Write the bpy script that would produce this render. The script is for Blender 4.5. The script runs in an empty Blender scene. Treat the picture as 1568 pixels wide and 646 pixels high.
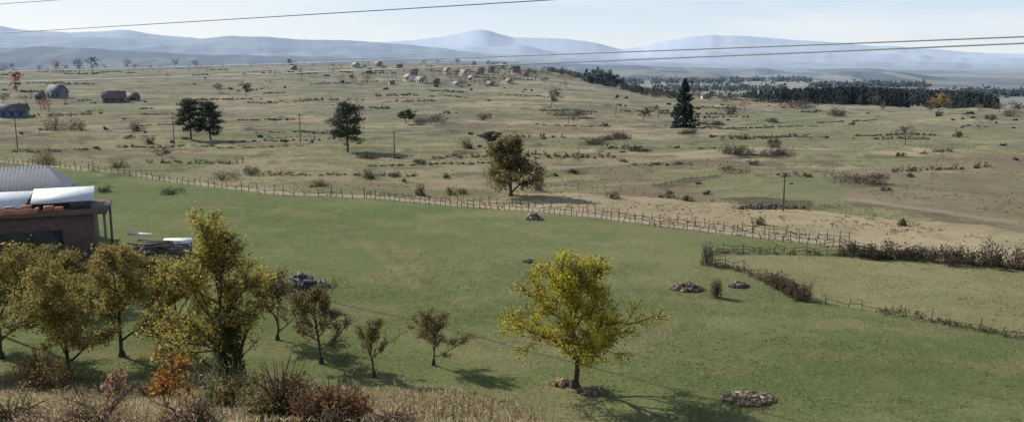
import bpy, math, numpy as np
from mathutils import Vector, Matrix

# ------------------------------------------------------------------ helpers
F=1358.0; CX=784.0; CY=323.0; CAMZ=18.0
PITCH=math.atan(228/F)
cp,sp=math.cos(PITCH),math.sin(PITCH)

def vnoise(x,y,seed=0):
    x=np.asarray(x,float); y=np.asarray(y,float)
    ix=np.floor(x).astype(np.int64); iy=np.floor(y).astype(np.int64)
    fx=x-ix; fy=y-iy
    fx=fx*fx*(3-2*fx); fy=fy*fy*(3-2*fy)
    def h(a,b):
        n=(a*374761393+b*668265263+seed*974634777)&0x7fffffff
        n=((n^(n>>13))*1274126177)&0x7fffffff
        n=(n^(n>>16))
        return (n&0xffff)/65535.0
    return (h(ix,iy)*(1-fx)+h(ix+1,iy)*fx)*(1-fy)+(h(ix,iy+1)*(1-fx)+h(ix+1,iy+1)*fx)*fy
def fbm(x,y,seed=0,o=4):
    s=0;a=.5;t=0
    for i in range(o):
        s=s+a*vnoise(x*2**i,y*2**i,seed+i*17); t+=a; a*=.5
    return s/t
def sst(a,b,x):
    t=np.clip((x-a)/(b-a),0,1); return t*t*(3-2*t)

def H(x,y):
    x=np.asarray(x,float); y=np.asarray(y,float)
    r=np.sqrt(x*x+y*y)
    edge=46-9*sst(-4,7,x)
    yy=np.maximum(y,-20)
    b=16.3-16.3/edge*yy
    b=np.where(b>0,b,0)+0.9*np.exp(-np.abs(b)/1.3)*0.5-0.0
    b=np.where(b<.02,0.0,b)
    h=b
    A=np.interp(x,[-900,-350,-200,-50,20,80,140],[11,12,14,17,14,4,0])
    yc=np.interp(x,[-400,0,50,100,137,173,260,500],[760,720,600,440,370,310,270,260])
    h=h+A*sst(210,740,y)
    h=h-(A+13)*sst(yc+10,yc+330,y)
    k=sst(75,260,r)
    h=h+k*2.6*(fbm(x/70,y/55,3,3)-.5)*1.3
    h=h+sst(100,200,r)*(1-sst(700,1200,r))*0.9*(fbm(x/14,y/9,9,3)-.5)
    h=h+.5*(fbm(x/17,y/17,5,2)-.5)*sst(40,60,r)
    m=vnoise(x/5.5,y/5.0,31)
    h=h+sst(110,150,y)*(1-sst(500,800,r))*0.5*sst(.80,.97,m)
    h=h+sst(900,2500,r)*10*(fbm(x/500,y/500,12,3)-.5)
    return h

TT=np.geomspace(20,9000,2600)
def G(u,v):
    """ground point seen along a bearing / depression"""
    a=(u-CX)/F; b=(CY-v)/F
    d=np.array([a, cp+b*sp, -sp+b*cp])
    P=TT[:,None]*d[None,:]
    z=P[:,2]+CAMZ-H(P[:,0],P[:,1])
    i=np.argmax(z<0)
    if z[i]>=0: i=len(TT)-1
    i=max(i,1)
    t=TT[i-1]+(TT[i]-TT[i-1])*z[i-1]/(z[i-1]-z[i]+1e-9)
    p=d*t
    return np.array([p[0],p[1],float(H(p[0],p[1]))]), t/F
def GC(u,v,far=800):
    """same, but kept on the near side of the hill crest"""
    for k in range(12):
        p,s=G(u,v+k)
        if p[1]<far: return p,s
    return p,s
def Z(x,y): return float(H(x,y))
def norm(a): return a/ (np.linalg.norm(a,axis=-1,keepdims=True)+1e-9)

class M:
    def __init__(s): s.V=[];s.Q=[];s.MI=[];s.C=[];s.n=0
    def raw(s,V,Q,col,mi=0):
        V=np.asarray(V,float).reshape(-1,3); Q=np.asarray(Q,int).reshape(-1,4)
        s.V.append(V); s.Q.append(Q+s.n); s.n+=len(V)
        s.MI.append(np.full(len(Q),mi)); c=np.asarray(col,float)
        if c.ndim==1: c=np.repeat(c[None],len(V),0)
        s.C.append(c)
    def quads(s,V,col,mi=0):
        n=len(V); c=np.asarray(col,float)
        if c.ndim==2: c=np.repeat(c,4,0)
        s.raw(V.reshape(-1,3),np.arange(4*n).reshape(n,4),c,mi)
    def tube(s,pts,rad,sides=5,col=(.1,.1,.1),mi=0):
        pts=np.asarray(pts,float); n=len(pts)
        rad=np.broadcast_to(np.asarray(rad,float),(n,))
        d=np.gradient(pts,axis=0); d=norm(d)
        ref=np.array([0,0,1.]) if abs(d[0,2])<.9 else np.array([1.,0,0])
        a=norm(np.cross(d,ref)); b=np.cross(d,a)
        th=np.arange(sides)*2*math.pi/sides
        V=pts[:,None]+rad[:,None,None]*(a[:,None]*np.cos(th)[None,:,None]+b[:,None]*np.sin(th)[None,:,None])
        Q=[]
        for i in range(n-1):
            for k in range(sides):
                k2=(k+1)%sides
                Q.append((i*sides+k,i*sides+k2,(i+1)*sides+k2,(i+1)*sides+k))
        s.raw(V,Q,col,mi)
    def box(s,c,size,rot=0,col=(.3,.3,.3),mi=0,tilt=None):
        x,y,z=[k/2 for k in size]
        P=np.array([(-x,-y,-z),(x,-y,-z),(x,y,-z),(-x,y,-z),(-x,-y,z),(x,-y,z),(x,y,z),(-x,y,z)],float)
        if tilt is not None: P=P@np.array(Matrix.Rotation(tilt[0],3,tilt[1]).transposed())
        R=np.array([[math.cos(rot),math.sin(rot),0],[-math.sin(rot),math.cos(rot),0],[0,0,1]])
        P=P@R+np.asarray(c,float)
        s.raw(P,[(0,3,2,1),(4,5,6,7),(0,1,5,4),(1,2,6,5),(2,3,7,6),(3,0,4,7)],col,mi)
    def build(s,name,mats,loc=None,smooth=False,parent=None):
        V=np.concatenate(s.V);Q=np.concatenate(s.Q);MI=np.concatenate(s.MI);C=np.concatenate(s.C)
        if loc is not None: V=V-np.asarray(loc,float)
        me=bpy.data.meshes.new(name)
        me.vertices.add(len(V)); me.vertices.foreach_set('co',V.astype(np.float32).ravel())
        me.loops.add(Q.size); me.loops.foreach_set('vertex_index',Q.astype(np.int32).ravel())
        me.polygons.add(len(Q)); me.polygons.foreach_set('loop_start',np.arange(0,Q.size,4,dtype=np.int32))
        me.polygons.foreach_set('material_index',MI.astype(np.int32))
        if smooth: me.polygons.foreach_set('use_smooth',np.ones(len(Q),bool))
        at=me.color_attributes.new('Col','FLOAT_COLOR','POINT')
        c4=np.ones((len(V),4),np.float32); c4[:,:3]=C
        at.data.foreach_set('color',c4.ravel())
        me.update(calc_edges=True)
        for m in mats: me.materials.append(m)
        ob=bpy.data.objects.new(name,me); bpy.context.scene.collection.objects.link(ob)
        if loc is not None: ob.location=loc
        if parent is not None: ob.parent=parent
        return ob

# ------------------------------------------------------------------ materials
PAINTED_HAZE_L=2600.0
def painted_haze(nt,csock):  # aerial haze painted into the base colour, growing with distance from the origin
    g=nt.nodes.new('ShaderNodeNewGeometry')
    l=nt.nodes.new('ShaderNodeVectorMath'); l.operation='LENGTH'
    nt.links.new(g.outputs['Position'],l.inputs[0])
    m=nt.nodes.new('ShaderNodeMath'); m.operation='MULTIPLY'; m.inputs[1].default_value=-1/PAINTED_HAZE_L
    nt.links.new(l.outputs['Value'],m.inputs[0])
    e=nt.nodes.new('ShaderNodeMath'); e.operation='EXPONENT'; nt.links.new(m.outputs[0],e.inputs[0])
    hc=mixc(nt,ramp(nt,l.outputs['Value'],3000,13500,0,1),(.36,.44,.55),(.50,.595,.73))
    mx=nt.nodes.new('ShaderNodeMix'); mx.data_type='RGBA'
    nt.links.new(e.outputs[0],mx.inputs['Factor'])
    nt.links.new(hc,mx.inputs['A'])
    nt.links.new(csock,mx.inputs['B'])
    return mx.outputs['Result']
def newmat(name):
    m=bpy.data.materials.new(name); m.use_nodes=True
    nt=m.node_tree; nt.nodes.clear()
    o=nt.nodes.new('ShaderNodeOutputMaterial')
    return m,nt,o
def N(nt,t,**kw):
    n=nt.nodes.new(t)
    for k,v in kw.items(): setattr(n,k,v)
    return n
def noise(nt,scale,detail=4,rough=.6,vec=None,stretch=None):
    n=N(nt,'ShaderNodeTexNoise'); n.inputs['Scale'].default_value=scale
    n.inputs['Detail'].default_value=detail; n.inputs['Roughness'].default_value=rough
    if vec is not None:
        if stretch:
            mp=N(nt,'ShaderNodeMapping'); mp.inputs['Scale'].default_value=stretch
            nt.links.new(vec,mp.inputs['Vector']); vec=mp.outputs[0]
        nt.links.new(vec,n.inputs['Vector'])
    return n.outputs['Fac']
def ramp(nt,sock,a,b,va,vb):
    r=N(nt,'ShaderNodeMapRange'); r.inputs['From Min'].default_value=a; r.inputs['From Max'].default_value=b
    r.inputs['To Min'].default_value=va; r.inputs['To Max'].default_value=vb
    nt.links.new(sock,r.inputs['Value']); return r.outputs[0]
def mulc(nt,c,f):
    v=N(nt,'ShaderNodeVectorMath',operation='SCALE'); nt.links.new(c,v.inputs[0]); nt.links.new(f,v.inputs['Scale']); return v.outputs[0]
def mixc(nt,f,a,b):
    mx=N(nt,'ShaderNodeMix',data_type='RGBA')
    if isinstance(f,float): mx.inputs['Factor'].default_value=f
    else: nt.links.new(f,mx.inputs['Factor'])
    for k,s in (('A',a),('B',b)):
        if isinstance(s,tuple): mx.inputs[k].default_value=(*s,1)
        else: nt.links.new(s,mx.inputs[k])
    return mx.outputs['Result']

def mat_ground():
    m,nt,o=newmat('ground_mat')
    at=N(nt,'ShaderNodeAttribute',attribute_name='Col'); c=at.outputs['Color']
    pos=N(nt,'ShaderNodeNewGeometry').outputs['Position']
    c=mulc(nt,c,ramp(nt,noise(nt,.035,5,.6,pos),.3,.7,.86,1.14))
    f=ramp(nt,noise(nt,.9,6,.75,pos,(1,.55,1)),.48,.70,0,.38)
    c=mixc(nt,f,c,(.28,.235,.125))
    f=ramp(nt,noise(nt,.22,6,.7,pos,(1,.5,1)),.50,.72,0,.42)
    c=mixc(nt,f,c,(.115,.135,.05))
    c=mulc(nt,c,ramp(nt,noise(nt,4.0,6,.9,pos),.32,.68,.55,1.45))
    b=N(nt,'ShaderNodeBsdfDiffuse'); nt.links.new(painted_haze(nt,c),b.inputs['Color'])
    bp=N(nt,'ShaderNodeBump'); bp.inputs['Strength'].default_value=.9; bp.inputs['Distance'].default_value=.16
    nt.links.new(noise(nt,1.8,7,.8,pos),bp.inputs['Height']); nt.links.new(bp.outputs[0],b.inputs['Normal'])
    nt.links.new(b.outputs[0],o.inputs[0]); return m
def mat_mountain():
    m,nt,o=newmat('mountain_mat')
    at=N(nt,'ShaderNodeAttribute',attribute_name='Col'); c=at.outputs['Color']
    pos=N(nt,'ShaderNodeNewGeometry').outputs['Position']
    c=mulc(nt,c,ramp(nt,noise(nt,.006,6,.7,pos),.35,.65,.5,1.5))
    b=N(nt,'ShaderNodeBsdfDiffuse'); nt.links.new(painted_haze(nt,c),b.inputs['Color'])
    nt.links.new(b.outputs[0],o.inputs[0]); return m
def mat_leaf():
    m,nt,o=newmat('foliage_mat')
    at=N(nt,'ShaderNodeAttribute',attribute_name='Col'); c=painted_haze(nt,at.outputs['Color'])
    b=N(nt,'ShaderNodeBsdfDiffuse'); nt.links.new(c,b.inputs['Color'])
    t=N(nt,'ShaderNodeBsdfTranslucent'); nt.links.new(c,t.inputs['Color'])
    x=N(nt,'ShaderNodeMixShader'); x.inputs[0].default_value=.48
    nt.links.new(b.outputs[0],x.inputs[1]); nt.links.new(t.outputs[0],x.inputs[2])
    nt.links.new(x.outputs[0],o.inputs[0]); return m
def mat_plain(name,scale=8,lo=.7,hi=1.25,rough=.85,bump=.3):
    m,nt,o=newmat(name)
    at=N(nt,'ShaderNodeAttribute',attribute_name='Col'); c=at.outputs['Color']
    pos=N(nt,'ShaderNodeNewGeometry').outputs['Position']
    n=noise(nt,scale,5,.7,pos)
    c=mulc(nt,c,ramp(nt,n,.3,.7,lo,hi))
    b=N(nt,'ShaderNodeBsdfPrincipled'); b.inputs['Roughness'].default_value=rough
    b.inputs['Specular IOR Level'].default_value=.2
    nt.links.new(painted_haze(nt,c),b.inputs['Base Color'])
    bp=N(nt,'ShaderNodeBump'); bp.inputs['Strength'].default_value=bump; bp.inputs['Distance'].default_value=.05
    nt.links.new(n,bp.inputs['Height']); nt.links.new(bp.outputs[0],b.inputs['Normal'])
    nt.links.new(b.outputs[0],o.inputs[0]); return m
def mat_brick(name,c1,c2,mortar):
    m,nt,o=newmat(name)
    tc=N(nt,'ShaderNodeTexCoord').outputs['Object']
    sx=N(nt,'ShaderNodeSeparateXYZ'); nt.links.new(tc,sx.inputs[0])
    ad=N(nt,'ShaderNodeMath',operation='ADD'); nt.links.new(sx.outputs[0],ad.inputs[0]); nt.links.new(sx.outputs[1],ad.inputs[1])
    cb=N(nt,'ShaderNodeCombineXYZ'); nt.links.new(ad.outputs[0],cb.inputs[0]); nt.links.new(sx.outputs[2],cb.inputs[1])
    br=N(nt,'ShaderNodeTexBrick'); nt.links.new(cb.outputs[0],br.inputs['Vector'])
    br.inputs['Scale'].default_value=1; br.inputs['Brick Width'].default_value=.4; br.inputs['Row Height'].default_value=.2
    br.inputs['Mortar Size'].default_value=.018
    br.inputs['Color1'].default_value=(*c1,1); br.inputs['Color2'].default_value=(*c2,1); br.inputs['Mortar'].default_value=(*mortar,1)
    c=mulc(nt,br.outputs['Color'],ramp(nt,noise(nt,1.3,5,.7,tc),.3,.7,.6,1.35))
    b=N(nt,'ShaderNodeBsdfPrincipled'); b.inputs['Roughness'].default_value=.9
    nt.links.new(painted_haze(nt,c),b.inputs['Base Color']); nt.links.new(b.outputs[0],o.inputs[0]); return m
GM=mat_ground(); MM=mat_mountain(); LM=mat_leaf()
BARK=mat_plain('bark_mat',10); WOOD=mat_plain('weathered_wood_mat',6); STONE=mat_plain('stone_mat',5,.6,1.35)
PLAS=mat_plain('plaster_mat',1.5,.85,1.1); ROOF=mat_plain('roofing_mat',2,.8,1.15,.6); HAYM=mat_plain('hay_mat',9,.6,1.3)
METAL=mat_plain('cable_mat',3,.9,1.1,.5,0)
BRD=mat_brick('old_brick_mat',(.17,.085,.062),(.12,.07,.052),(.13,.11,.095))
BRO=mat_brick('clay_block_mat',(.60,.22,.10),(.50,.18,.09),(.35,.28,.22))

# ------------------------------------------------------------------ key lines
def line(pts): return np.array([G(u,v)[0] for u,v in pts])
fenceA=line([(-120,243),(0,249),(100,259),(200,269),(300,284),(420,299),(560,304),(700,317),(800,323),(900,333),(1000,346),(1100,358),(1200,369),(1340,385)])
hedge=line([(1300,392),(1340,392),(1400,397),(1480,405),(1568,413),(1700,426)])
enc=line([(1300,391),(1180,388),(1100,388),(1083,397),(1095,408),(1130,414),(1185,435),(1235,460),(1330,476),(1440,495),(1568,518),(1700,540)])
bx=np.concatenate([fenceA[:,0],hedge[2:,0]]); by=np.concatenate([fenceA[:,1],hedge[2:,1]])

def inpoly(x,y,P):
    ins=np.zeros(x.shape,bool); n=len(P)
    for i in range(n):
        x1,y1=P[i][:2]; x2,y2=P[(i+1)%n][:2]
        c=((y1>y)!=(y2>y))&(x<(x2-x1)*(y-y1)/(y2-y1+1e-12)+x1)
        ins^=c
    return ins
def dist_line(x,y,P):
    d=np.full(x.shape,1e9)
    for i in range(len(P)-1):
        a=P[i][:2]; b=P[i+1][:2]; ab=b-a; L=ab@ab
        t=np.clip(((x-a[0])*ab[0]+(y-a[1])*ab[1])/L,0,1)
        d=np.minimum(d,np.hypot(x-a[0]-t*ab[0],y-a[1]-t*ab[1]))
    return d

# ------------------------------------------------------------------ ground
az=np.radians(np.concatenate([np.linspace(-115,-37,26)[:-1],np.linspace(-37,37,520),np.linspace(37,115,26)[1:]]))
rr=np.concatenate([np.linspace(1,28,14),np.geomspace(29,900,580),np.geomspace(915,16000,80)])
AZ,RR=np.meshgrid(az,rr)
X=RR*np.sin(AZ); Y=RR*np.cos(AZ); ZZ=H(X,Y)
nr,nc=X.shape
MEAD=np.array([.148,.178,.066]); FIELD=np.array([.27,.238,.130]); STRAW=np.array([.41,.33,.21]); BROWN=np.array([.245,.19,.125])
GREEN=np.array([.175,.19,.09]); DIRT=np.array([.45,.39,.30]); DRYB=np.array([.32,.26,.16]); PALE=np.array([.25,.235,.115])
wob=(fbm(X/6,Y/6,40,3)-.5)*3
w=sst(-1.2,1.2,(Y+wob*.3)-np.interp(X,bx,by)); w=np.where(X<bx[0],sst(150,165,Y),w)
C=MEAD[None,None]*np.ones((nr,nc,1))
def blend(C,col,f): return C*(1-f[...,None])+np.asarray(col)*f[...,None]
C=blend(C,PALE,.42*sst(.47,.70,fbm(X/14,Y/9,50,4)))
C=blend(C,(.110,.145,.052),.55*sst(.5,.70,fbm(X/20+9,Y/12,55,4)))
C=blend(C,(.235,.20,.11),.42*sst(.55,.68,fbm(X/3.2,Y/2.4,57,4)))
Fc=FIELD[None,None]*np.ones((nr,nc,1))
n1=fbm(X/60,Y/25,60,5); n2=fbm(X/30+7,Y/12,66,5)
Fc=blend(Fc,STRAW,.65*sst(.5,.62,n1)); Fc=blend(Fc,GREEN,.8*sst(.48,.60,n2))
Fc=blend(Fc,BROWN*.7,.75*sst(.56,.68,fbm(X/18,Y/7,71,4)))
Fc=blend(Fc,BROWN*.45,.65*sst(.6,.68,fbm(X/5,Y/3.6,73,4)))
C=C*(1-w[...,None])+Fc*w[...,None]
def patch(C,pts,col,amt,soft=6):
    P=line(pts); f=inpoly(X+wob,Y+wob*1.5,P).astype(float)
    n=fbm(X/soft,Y/soft,80,4)
    return blend(C,col,f*amt*(.55+.9*sst(.25,.7,n)).clip(0,1))
C=patch(C,[(560,302),(720,298),(870,294),(1000,304),(1120,312),(1300,330),(1568,350),(1700,357),(1700,418),(1568,405),(1345,384),(1200,367),(1000,344),(800,321)],STRAW,.85)
C=patch(C,[(1290,262),(1480,240),(1700,235),(1700,345),(1568,336),(1400,322),(1280,300)],BROWN*.9,.7)
C=patch(C,[(1000,262),(1180,258),(1290,280),(1300,305),(1240,318),(1090,300)],GREEN,.7)
C=patch(C,[(1100,303),(1160,300),(1245,310),(1240,322),(1180,320)],(.09,.07,.045),.95,3)
C=patch(C,[(995,285),(1050,272),(1110,266),(1108,270),(1060,280),(1020,290)],(.10,.09,.05),.8,3)
C=patch(C,[(440,292),(620,288),(760,296),(770,308),(600,303),(500,303)],GREEN,.7)
C=patch(C,[(250,270),(380,240),(560,262),(740,252),(740,290),(560,288),(440,292)],STRAW*.8,.5)
C=patch(C,[(1100,390),(1300,394),(1568,412),(1700,424),(1700,536),(1568,514),(1440,492),(1330,473),(1240,458),(1190,432),(1130,411)],PALE,.9)
C=patch(C,[(0,252),(100,262),(300,287),(380,297),(300,318),(150,330),(60,300),(0,270)],(.125,.16,.062),.7)
C=patch(C,[(1090,180),(1250,170),(1450,185),(1568,200),(1568,235),(1300,232),(1150,215)],GREEN*1.1,.65)
tr=fenceA.copy(); tr[:,1]+=1.9
C=blend(C,DIRT,(1-sst(.6,1.5,dist_line(X,Y,tr)+wob*.15))*.65)
for pts in ([(560,372),(585,395),(615,420),(640,440)],[(600,372),(620,395),(655,425)],[(800,380),(900,395),(1020,432),(1100,470)],
            [(760,342),(860,368),(930,375)],[(960,165),(1010,190),(1030,225)]):
    C=blend(C,STRAW*.7,(1-sst(.15,.9,dist_line(X,Y,line(pts))+wob*.12))*.3)
for pts in ([(130,190),(300,175),(480,160),(700,150)],[(200,140),(400,135),(560,128)],[(1000,200),(1300,178),(1500,195)],[(1300,305),(1450,325),(1568,348)],[(700,262),(850,258),(1000,246),(1200,232)],[(0,212),(200,200),(420,196),(600,200)]):
    L=line(pts); C=blend(C,DIRT*.75,(1-sst(.5,2.2,dist_line(X,Y,L)+wob*.3))*.5)
    L2=L.copy(); L2[:,1]-=4; C=blend(C,BROWN*.5,(1-sst(.5,2.4,dist_line(X,Y,L2)+wob*.5))*.6)
bk=sst(.25,1.4,ZZ+wob*.5)*(Y<52)
C=blend(C,DRYB,bk*.9)
C=blend(C,(.27,.235,.13),(1-sst(43,49,Y+wob*1.5))*(1-sst(0,12,X+wob))*.5)
tp=G(868,592)[0]
C=blend(C,(.30,.21,.12),(1-sst(.5,2.6,np.hypot(X-tp[0],(Y-tp[1])*1.4)+wob*.35))*.55)
far=sst(650,1000,RR)
C=blend(C,(.13,.135,.075),far*.8)
C=blend(C,(.02,.035,.025),far*sst(.45,.50,fbm(X/260,Y/420,90,4)))
C=blend(C,(.36,.31,.20),far*.7*sst(.57,.62,fbm(X/200+5,Y/500,95,3)))
g=M()
idx=np.arange(nr*nc).reshape(nr,nc)
Q=np.stack([idx[:-1,:-1],idx[:-1,1:],idx[1:,1:],idx[1:,:-1]],-1).reshape(-1,4)[:,::-1]
g.raw(np.stack([X,Y,ZZ],-1),Q,C.reshape(-1,3).clip(0,1))
g.build('ground',[GM],smooth=True)

# ------------------------------------------------------------------ mountains
def ridge(name,D,W,prof,col,seed,rough,rel=.2,th=.5):
    us=np.linspace(-700,2300,520); prof=np.array(prof,float)
    v=np.interp(us,prof[:,0],prof[:,1])
    ker=np.hanning(7); ker/=ker.sum(); v=np.convolve(np.pad(v,3,'edge'),ker,'valid')
    v=v+(fbm(us/40,us*0,seed,5)-.5)*rough
    zt=CAMZ+(95-v)/F*D
    a=(us-CX)/F
    ts=np.concatenate([np.linspace(0,1,30),np.linspace(1.08,1.6,5)])
    rows=[];cols=[]
    for t in ts:
        dd=D-W+W*t; k=min(t,1)**1.1 if t<=1 else max(0,1-(t-1)*1.6)
        x=a*dd; nz=fbm(x/(D*.035)+3,np.full_like(x,dd/(D*.05)),seed+5,5)-.5
        e=math.sin(math.pi*min(t,1)) if t<1 else 0
        z=-25+(zt+25)*k+ nz*(zt+30)*rel*e
        rows.append(np.stack([x,np.full_like(x,dd),z],-1))
        pt=sst(th,th+.05,fbm(x/(D*.026),np.full_like(x,dd/(D*.06)),seed+9,5))
        cols.append(np.array(col[0])[None]*(1-pt[:,None])+np.array(col[1])[None]*pt[:,None])
    V=np.stack(rows); n,mn=V.shape[:2]; ix=np.arange(n*mn).reshape(n,mn)
    Q=np.stack([ix[:-1,:-1],ix[:-1,1:],ix[1:,1:],ix[1:,:-1]],-1).reshape(-1,4)[:,::-1]
    m=M(); m.raw(V,Q,np.stack(cols).reshape(-1,3)); m.build(name,[MM],smooth=True)
WOODS=(.012,.025,.03); GR=(.13,.13,.08)
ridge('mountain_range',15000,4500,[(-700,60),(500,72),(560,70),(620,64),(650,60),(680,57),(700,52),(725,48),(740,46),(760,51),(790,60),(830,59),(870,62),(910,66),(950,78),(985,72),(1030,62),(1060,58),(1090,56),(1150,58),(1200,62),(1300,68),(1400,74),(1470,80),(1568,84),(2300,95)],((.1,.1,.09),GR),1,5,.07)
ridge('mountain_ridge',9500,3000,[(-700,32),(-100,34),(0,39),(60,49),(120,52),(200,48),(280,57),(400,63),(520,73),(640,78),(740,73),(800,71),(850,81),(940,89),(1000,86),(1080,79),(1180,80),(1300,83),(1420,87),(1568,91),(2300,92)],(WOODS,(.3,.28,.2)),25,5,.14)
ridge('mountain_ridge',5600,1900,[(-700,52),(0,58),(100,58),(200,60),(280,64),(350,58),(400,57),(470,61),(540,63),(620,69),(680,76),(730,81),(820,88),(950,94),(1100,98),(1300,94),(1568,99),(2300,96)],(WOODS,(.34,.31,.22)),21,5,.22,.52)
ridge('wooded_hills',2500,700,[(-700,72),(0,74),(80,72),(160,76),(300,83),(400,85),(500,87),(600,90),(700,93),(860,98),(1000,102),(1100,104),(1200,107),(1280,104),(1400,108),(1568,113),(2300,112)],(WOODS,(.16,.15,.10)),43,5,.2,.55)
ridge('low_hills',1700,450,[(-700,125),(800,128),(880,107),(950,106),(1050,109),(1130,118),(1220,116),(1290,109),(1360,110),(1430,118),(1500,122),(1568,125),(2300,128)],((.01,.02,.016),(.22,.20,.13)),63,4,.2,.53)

# ------------------------------------------------------------------ vegetation
LB=1.33
def leafq(C,size,rng,aspect=1.6,up=0.):
    n=len(C); u=rng.normal(size=(n,3)); u[:,2]+=up; u=norm(u)
    v=norm(np.cross(u,rng.normal(size=(n,3))))
    a=(size*(.6+.8*rng.random(n)))[:,None]*.5; b=a/aspect
    return np.stack([C-u*a,C+v*b,C+u*a,C-v*b],1)
def vary(col,n,rng,amt=.25,hue=.08):
    c=np.array(col)[None]*(1+amt*rng.normal(size=(n,1)))
    c=c*(1+hue*rng.normal(size=(n,3)))
    return c.clip(.01,.8)

def tree(name,u,v,wpx,hpx,leaf,seed,nleaf=6000,lsize=.13,clear=.25,nch=(9,6,5),ang=(.75,.7,.7),ratio=(.6,.5,.5),up=.10,
         trunk_r=None,bark=(.075,.06,.048),col2=None,mix=.3,lean=(0,0),jit=.022,ivy=False,bare=0,wob=.12,at=None,taperL=.55,droop=0.):
    rng=np.random.default_rng(seed)
    p,s=G(u,v) if at is None else at
    Ht=hpx*s; Wt=wpx*s
    leaf=np.array(leaf)*LB
    if trunk_r is None: trunk_r=Ht*.024
    out=[]
    def br(p0,d,L,r,lv,up_=None):
        up_=up if up_ is None else up_
        ns=(9,6,4,3)[lv]; pts=[p0]; rad=[r]
        for i in range(ns):
            d=d+rng.normal(0,wob*(1 if lv else .5),3)+np.array([0,0,up_*(1 if lv else .3)]); d=d/np.linalg.norm(d)
            pts.append(pts[-1]+d*L/ns); rad.append(r*(1-(i+1)/ns*.72))
        pts=np.array(pts); rad=np.array(rad); out.append((pts,rad,lv))
        if lv<3:
            k=nch[lv]
            for j in range(k):
                t=(clear+(1-clear)*((j+rng.random()*.9)/k)) if lv==0 else rng.uniform(.25,1)
                f=t*ns; i=min(int(f),ns-1); q=pts[i]+(pts[i+1]-pts[i])*(f-i); dd=norm(pts[i+1]-pts[i])
                th=rng.uniform(0,2*math.pi) if lv else j*2.4+rng.uniform(-.5,.5)
                ref=np.array([math.cos(th),math.sin(th),0.1]); pr=norm(ref-dd*(ref@dd))
                A=ang[lv]*rng.uniform(.7,1.25)*(1-.45*t if lv==0 else 1)
                nd=dd*math.cos(A)+pr*math.sin(A)
                rl=rad[i]*(.72 if lv==0 else .62)
                LL=L*ratio[lv]*rng.uniform(.75,1.2)*((1.15-taperL*t) if lv==0 else 1)
                u3=(up-droop*(1-t)) if lv==0 else up_
                br(q,nd,LL,max(rl,.006),lv+1,u3)
    br(np.zeros(3),norm(np.array([lean[0],lean[1],1.])),1.0,trunk_r/Ht,0)
    tw=[o for o in out if o[2]>=2]
    sel=rng.integers(0,len(tw),nleaf)
    tt=rng.random(nleaf)**.7
    C=np.zeros((nleaf,3))
    for i,k in enumerate(sel):
        pts=tw[k][0]; f=tt[i]*(len(pts)-1); a=min(int(f),len(pts)-2); C[i]=pts[a]+(pts[a+1]-pts[a])*(f-a)
    C+=rng.normal(0,jit,C.shape)
    allz=np.percentile(C[:,2],99.5); wx=np.percentile(C[:,0],98.5)-np.percentile(C[:,0],1.5)
    wy=np.percentile(C[:,1],98.5)-np.percentile(C[:,1],1.5)
    S=np.array([Wt/wx,Wt/wy*.95,Ht/allz])
    m=M()
    for pts,rad,lv in out:
        P=pts*S; R=rad*Ht/allz
        m.tube(P,np.maximum(R,.010 if lv>1 else .014),(8,6,4,3)[lv],bark,0)
    m.tube(np.array([[0,0,-.3],[0,0,.05],[0,0,.35]]),np.array([1.9,1.5,1.0])*trunk_r,8,bark,0)
    C=C*S
    ok=C[:,2]>.25; C=C[ok]; sel=sel[ok]; nleaf=len(C)
    cc=vary(leaf,nleaf,rng,.22,.07)
    if col2 is not None:
        k=vnoise(C[:,0]*1.1+seed,C[:,2]*1.1+C[:,1],seed)>1-mix
        cc[k]=vary(np.array(col2)*LB,int(k.sum()),rng,.22,.07)
    br_=vary((1,1,1),len(tw),rng,.18,.03)[sel]; cc=(cc*br_).clip(.01,.8)
    m.quads(leafq(C,np.full(nleaf,lsize),rng),cc,1)
    if ivy:
        n=4200; z=rng.random(n)**1.3*Ht*.5; th=rng.uniform(0,6.28,n); r=(.25+.75*rng.random(n))*Wt*.17*(1-.5*z/(Ht*.5))+.1
        C2=np.stack([np.cos(th)*r,np.sin(th)*r,z],-1)
        m.quads(leafq(C2,np.full(n,.16),rng),vary((.085,.115,.04),n,rng,.3,.1),1)
    m.V=[V+p for V in m.V]
    return m.build(name,[BARK,LM],loc=tuple(p-np.array([0,0,.05])))

OLY=(.33,.28,.08)
tree('pear_tree',880,592,198,212,(.44,.385,.05),17,18500,.145,.24,(15,8,5),(1.1,.85,.75),(.46,.5,.5),.08,.23,col2=(.27,.26,.065),mix=.33,lean=(.05,0),jit=.028,taperL=.35,droop=.08,wob=.16)
tree('tall_pear_tree',352,603,165,274,(.30,.255,.075),22,16000,.145,.08,(15,7,5),(.9,.75,.7),(.42,.5,.5),.12,.26,col2=(.40,.34,.085),mix=.4,ivy=True,jit=.028,droop=.1)
A3=(1.05,.8,.7); R3=(.5,.5,.5)
tree('plum_tree',107,578,128,185,(.29,.24,.075),33,11500,.15,.18,(10,6,5),A3,R3,col2=OLY,mix=.35,jit=.032,droop=.1)
tree('plum_tree',187,545,132,172,(.28,.225,.07),34,12000,.15,.18,(10,6,5),A3,R3,col2=OLY,mix=.35,jit=.032,droop=.1)
tree('plum_tree',2,548,130,175,(.29,.235,.075),35,11500,.15,.18,(10,6,5),A3,R3,col2=(.2,.19,.07),mix=.3,jit=.032,droop=.1)
tree('plum_tree',-75,560,120,180,(.2,.17,.06),45,6000,.15,.22,(9,6,5))
tree('plum_tree',282,563,112,165,(.30,.25,.075),36,9000,.14,.2,(9,6,5),A3,R3,col2=OLY,mix=.4,jit=.032,droop=.1)
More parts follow.
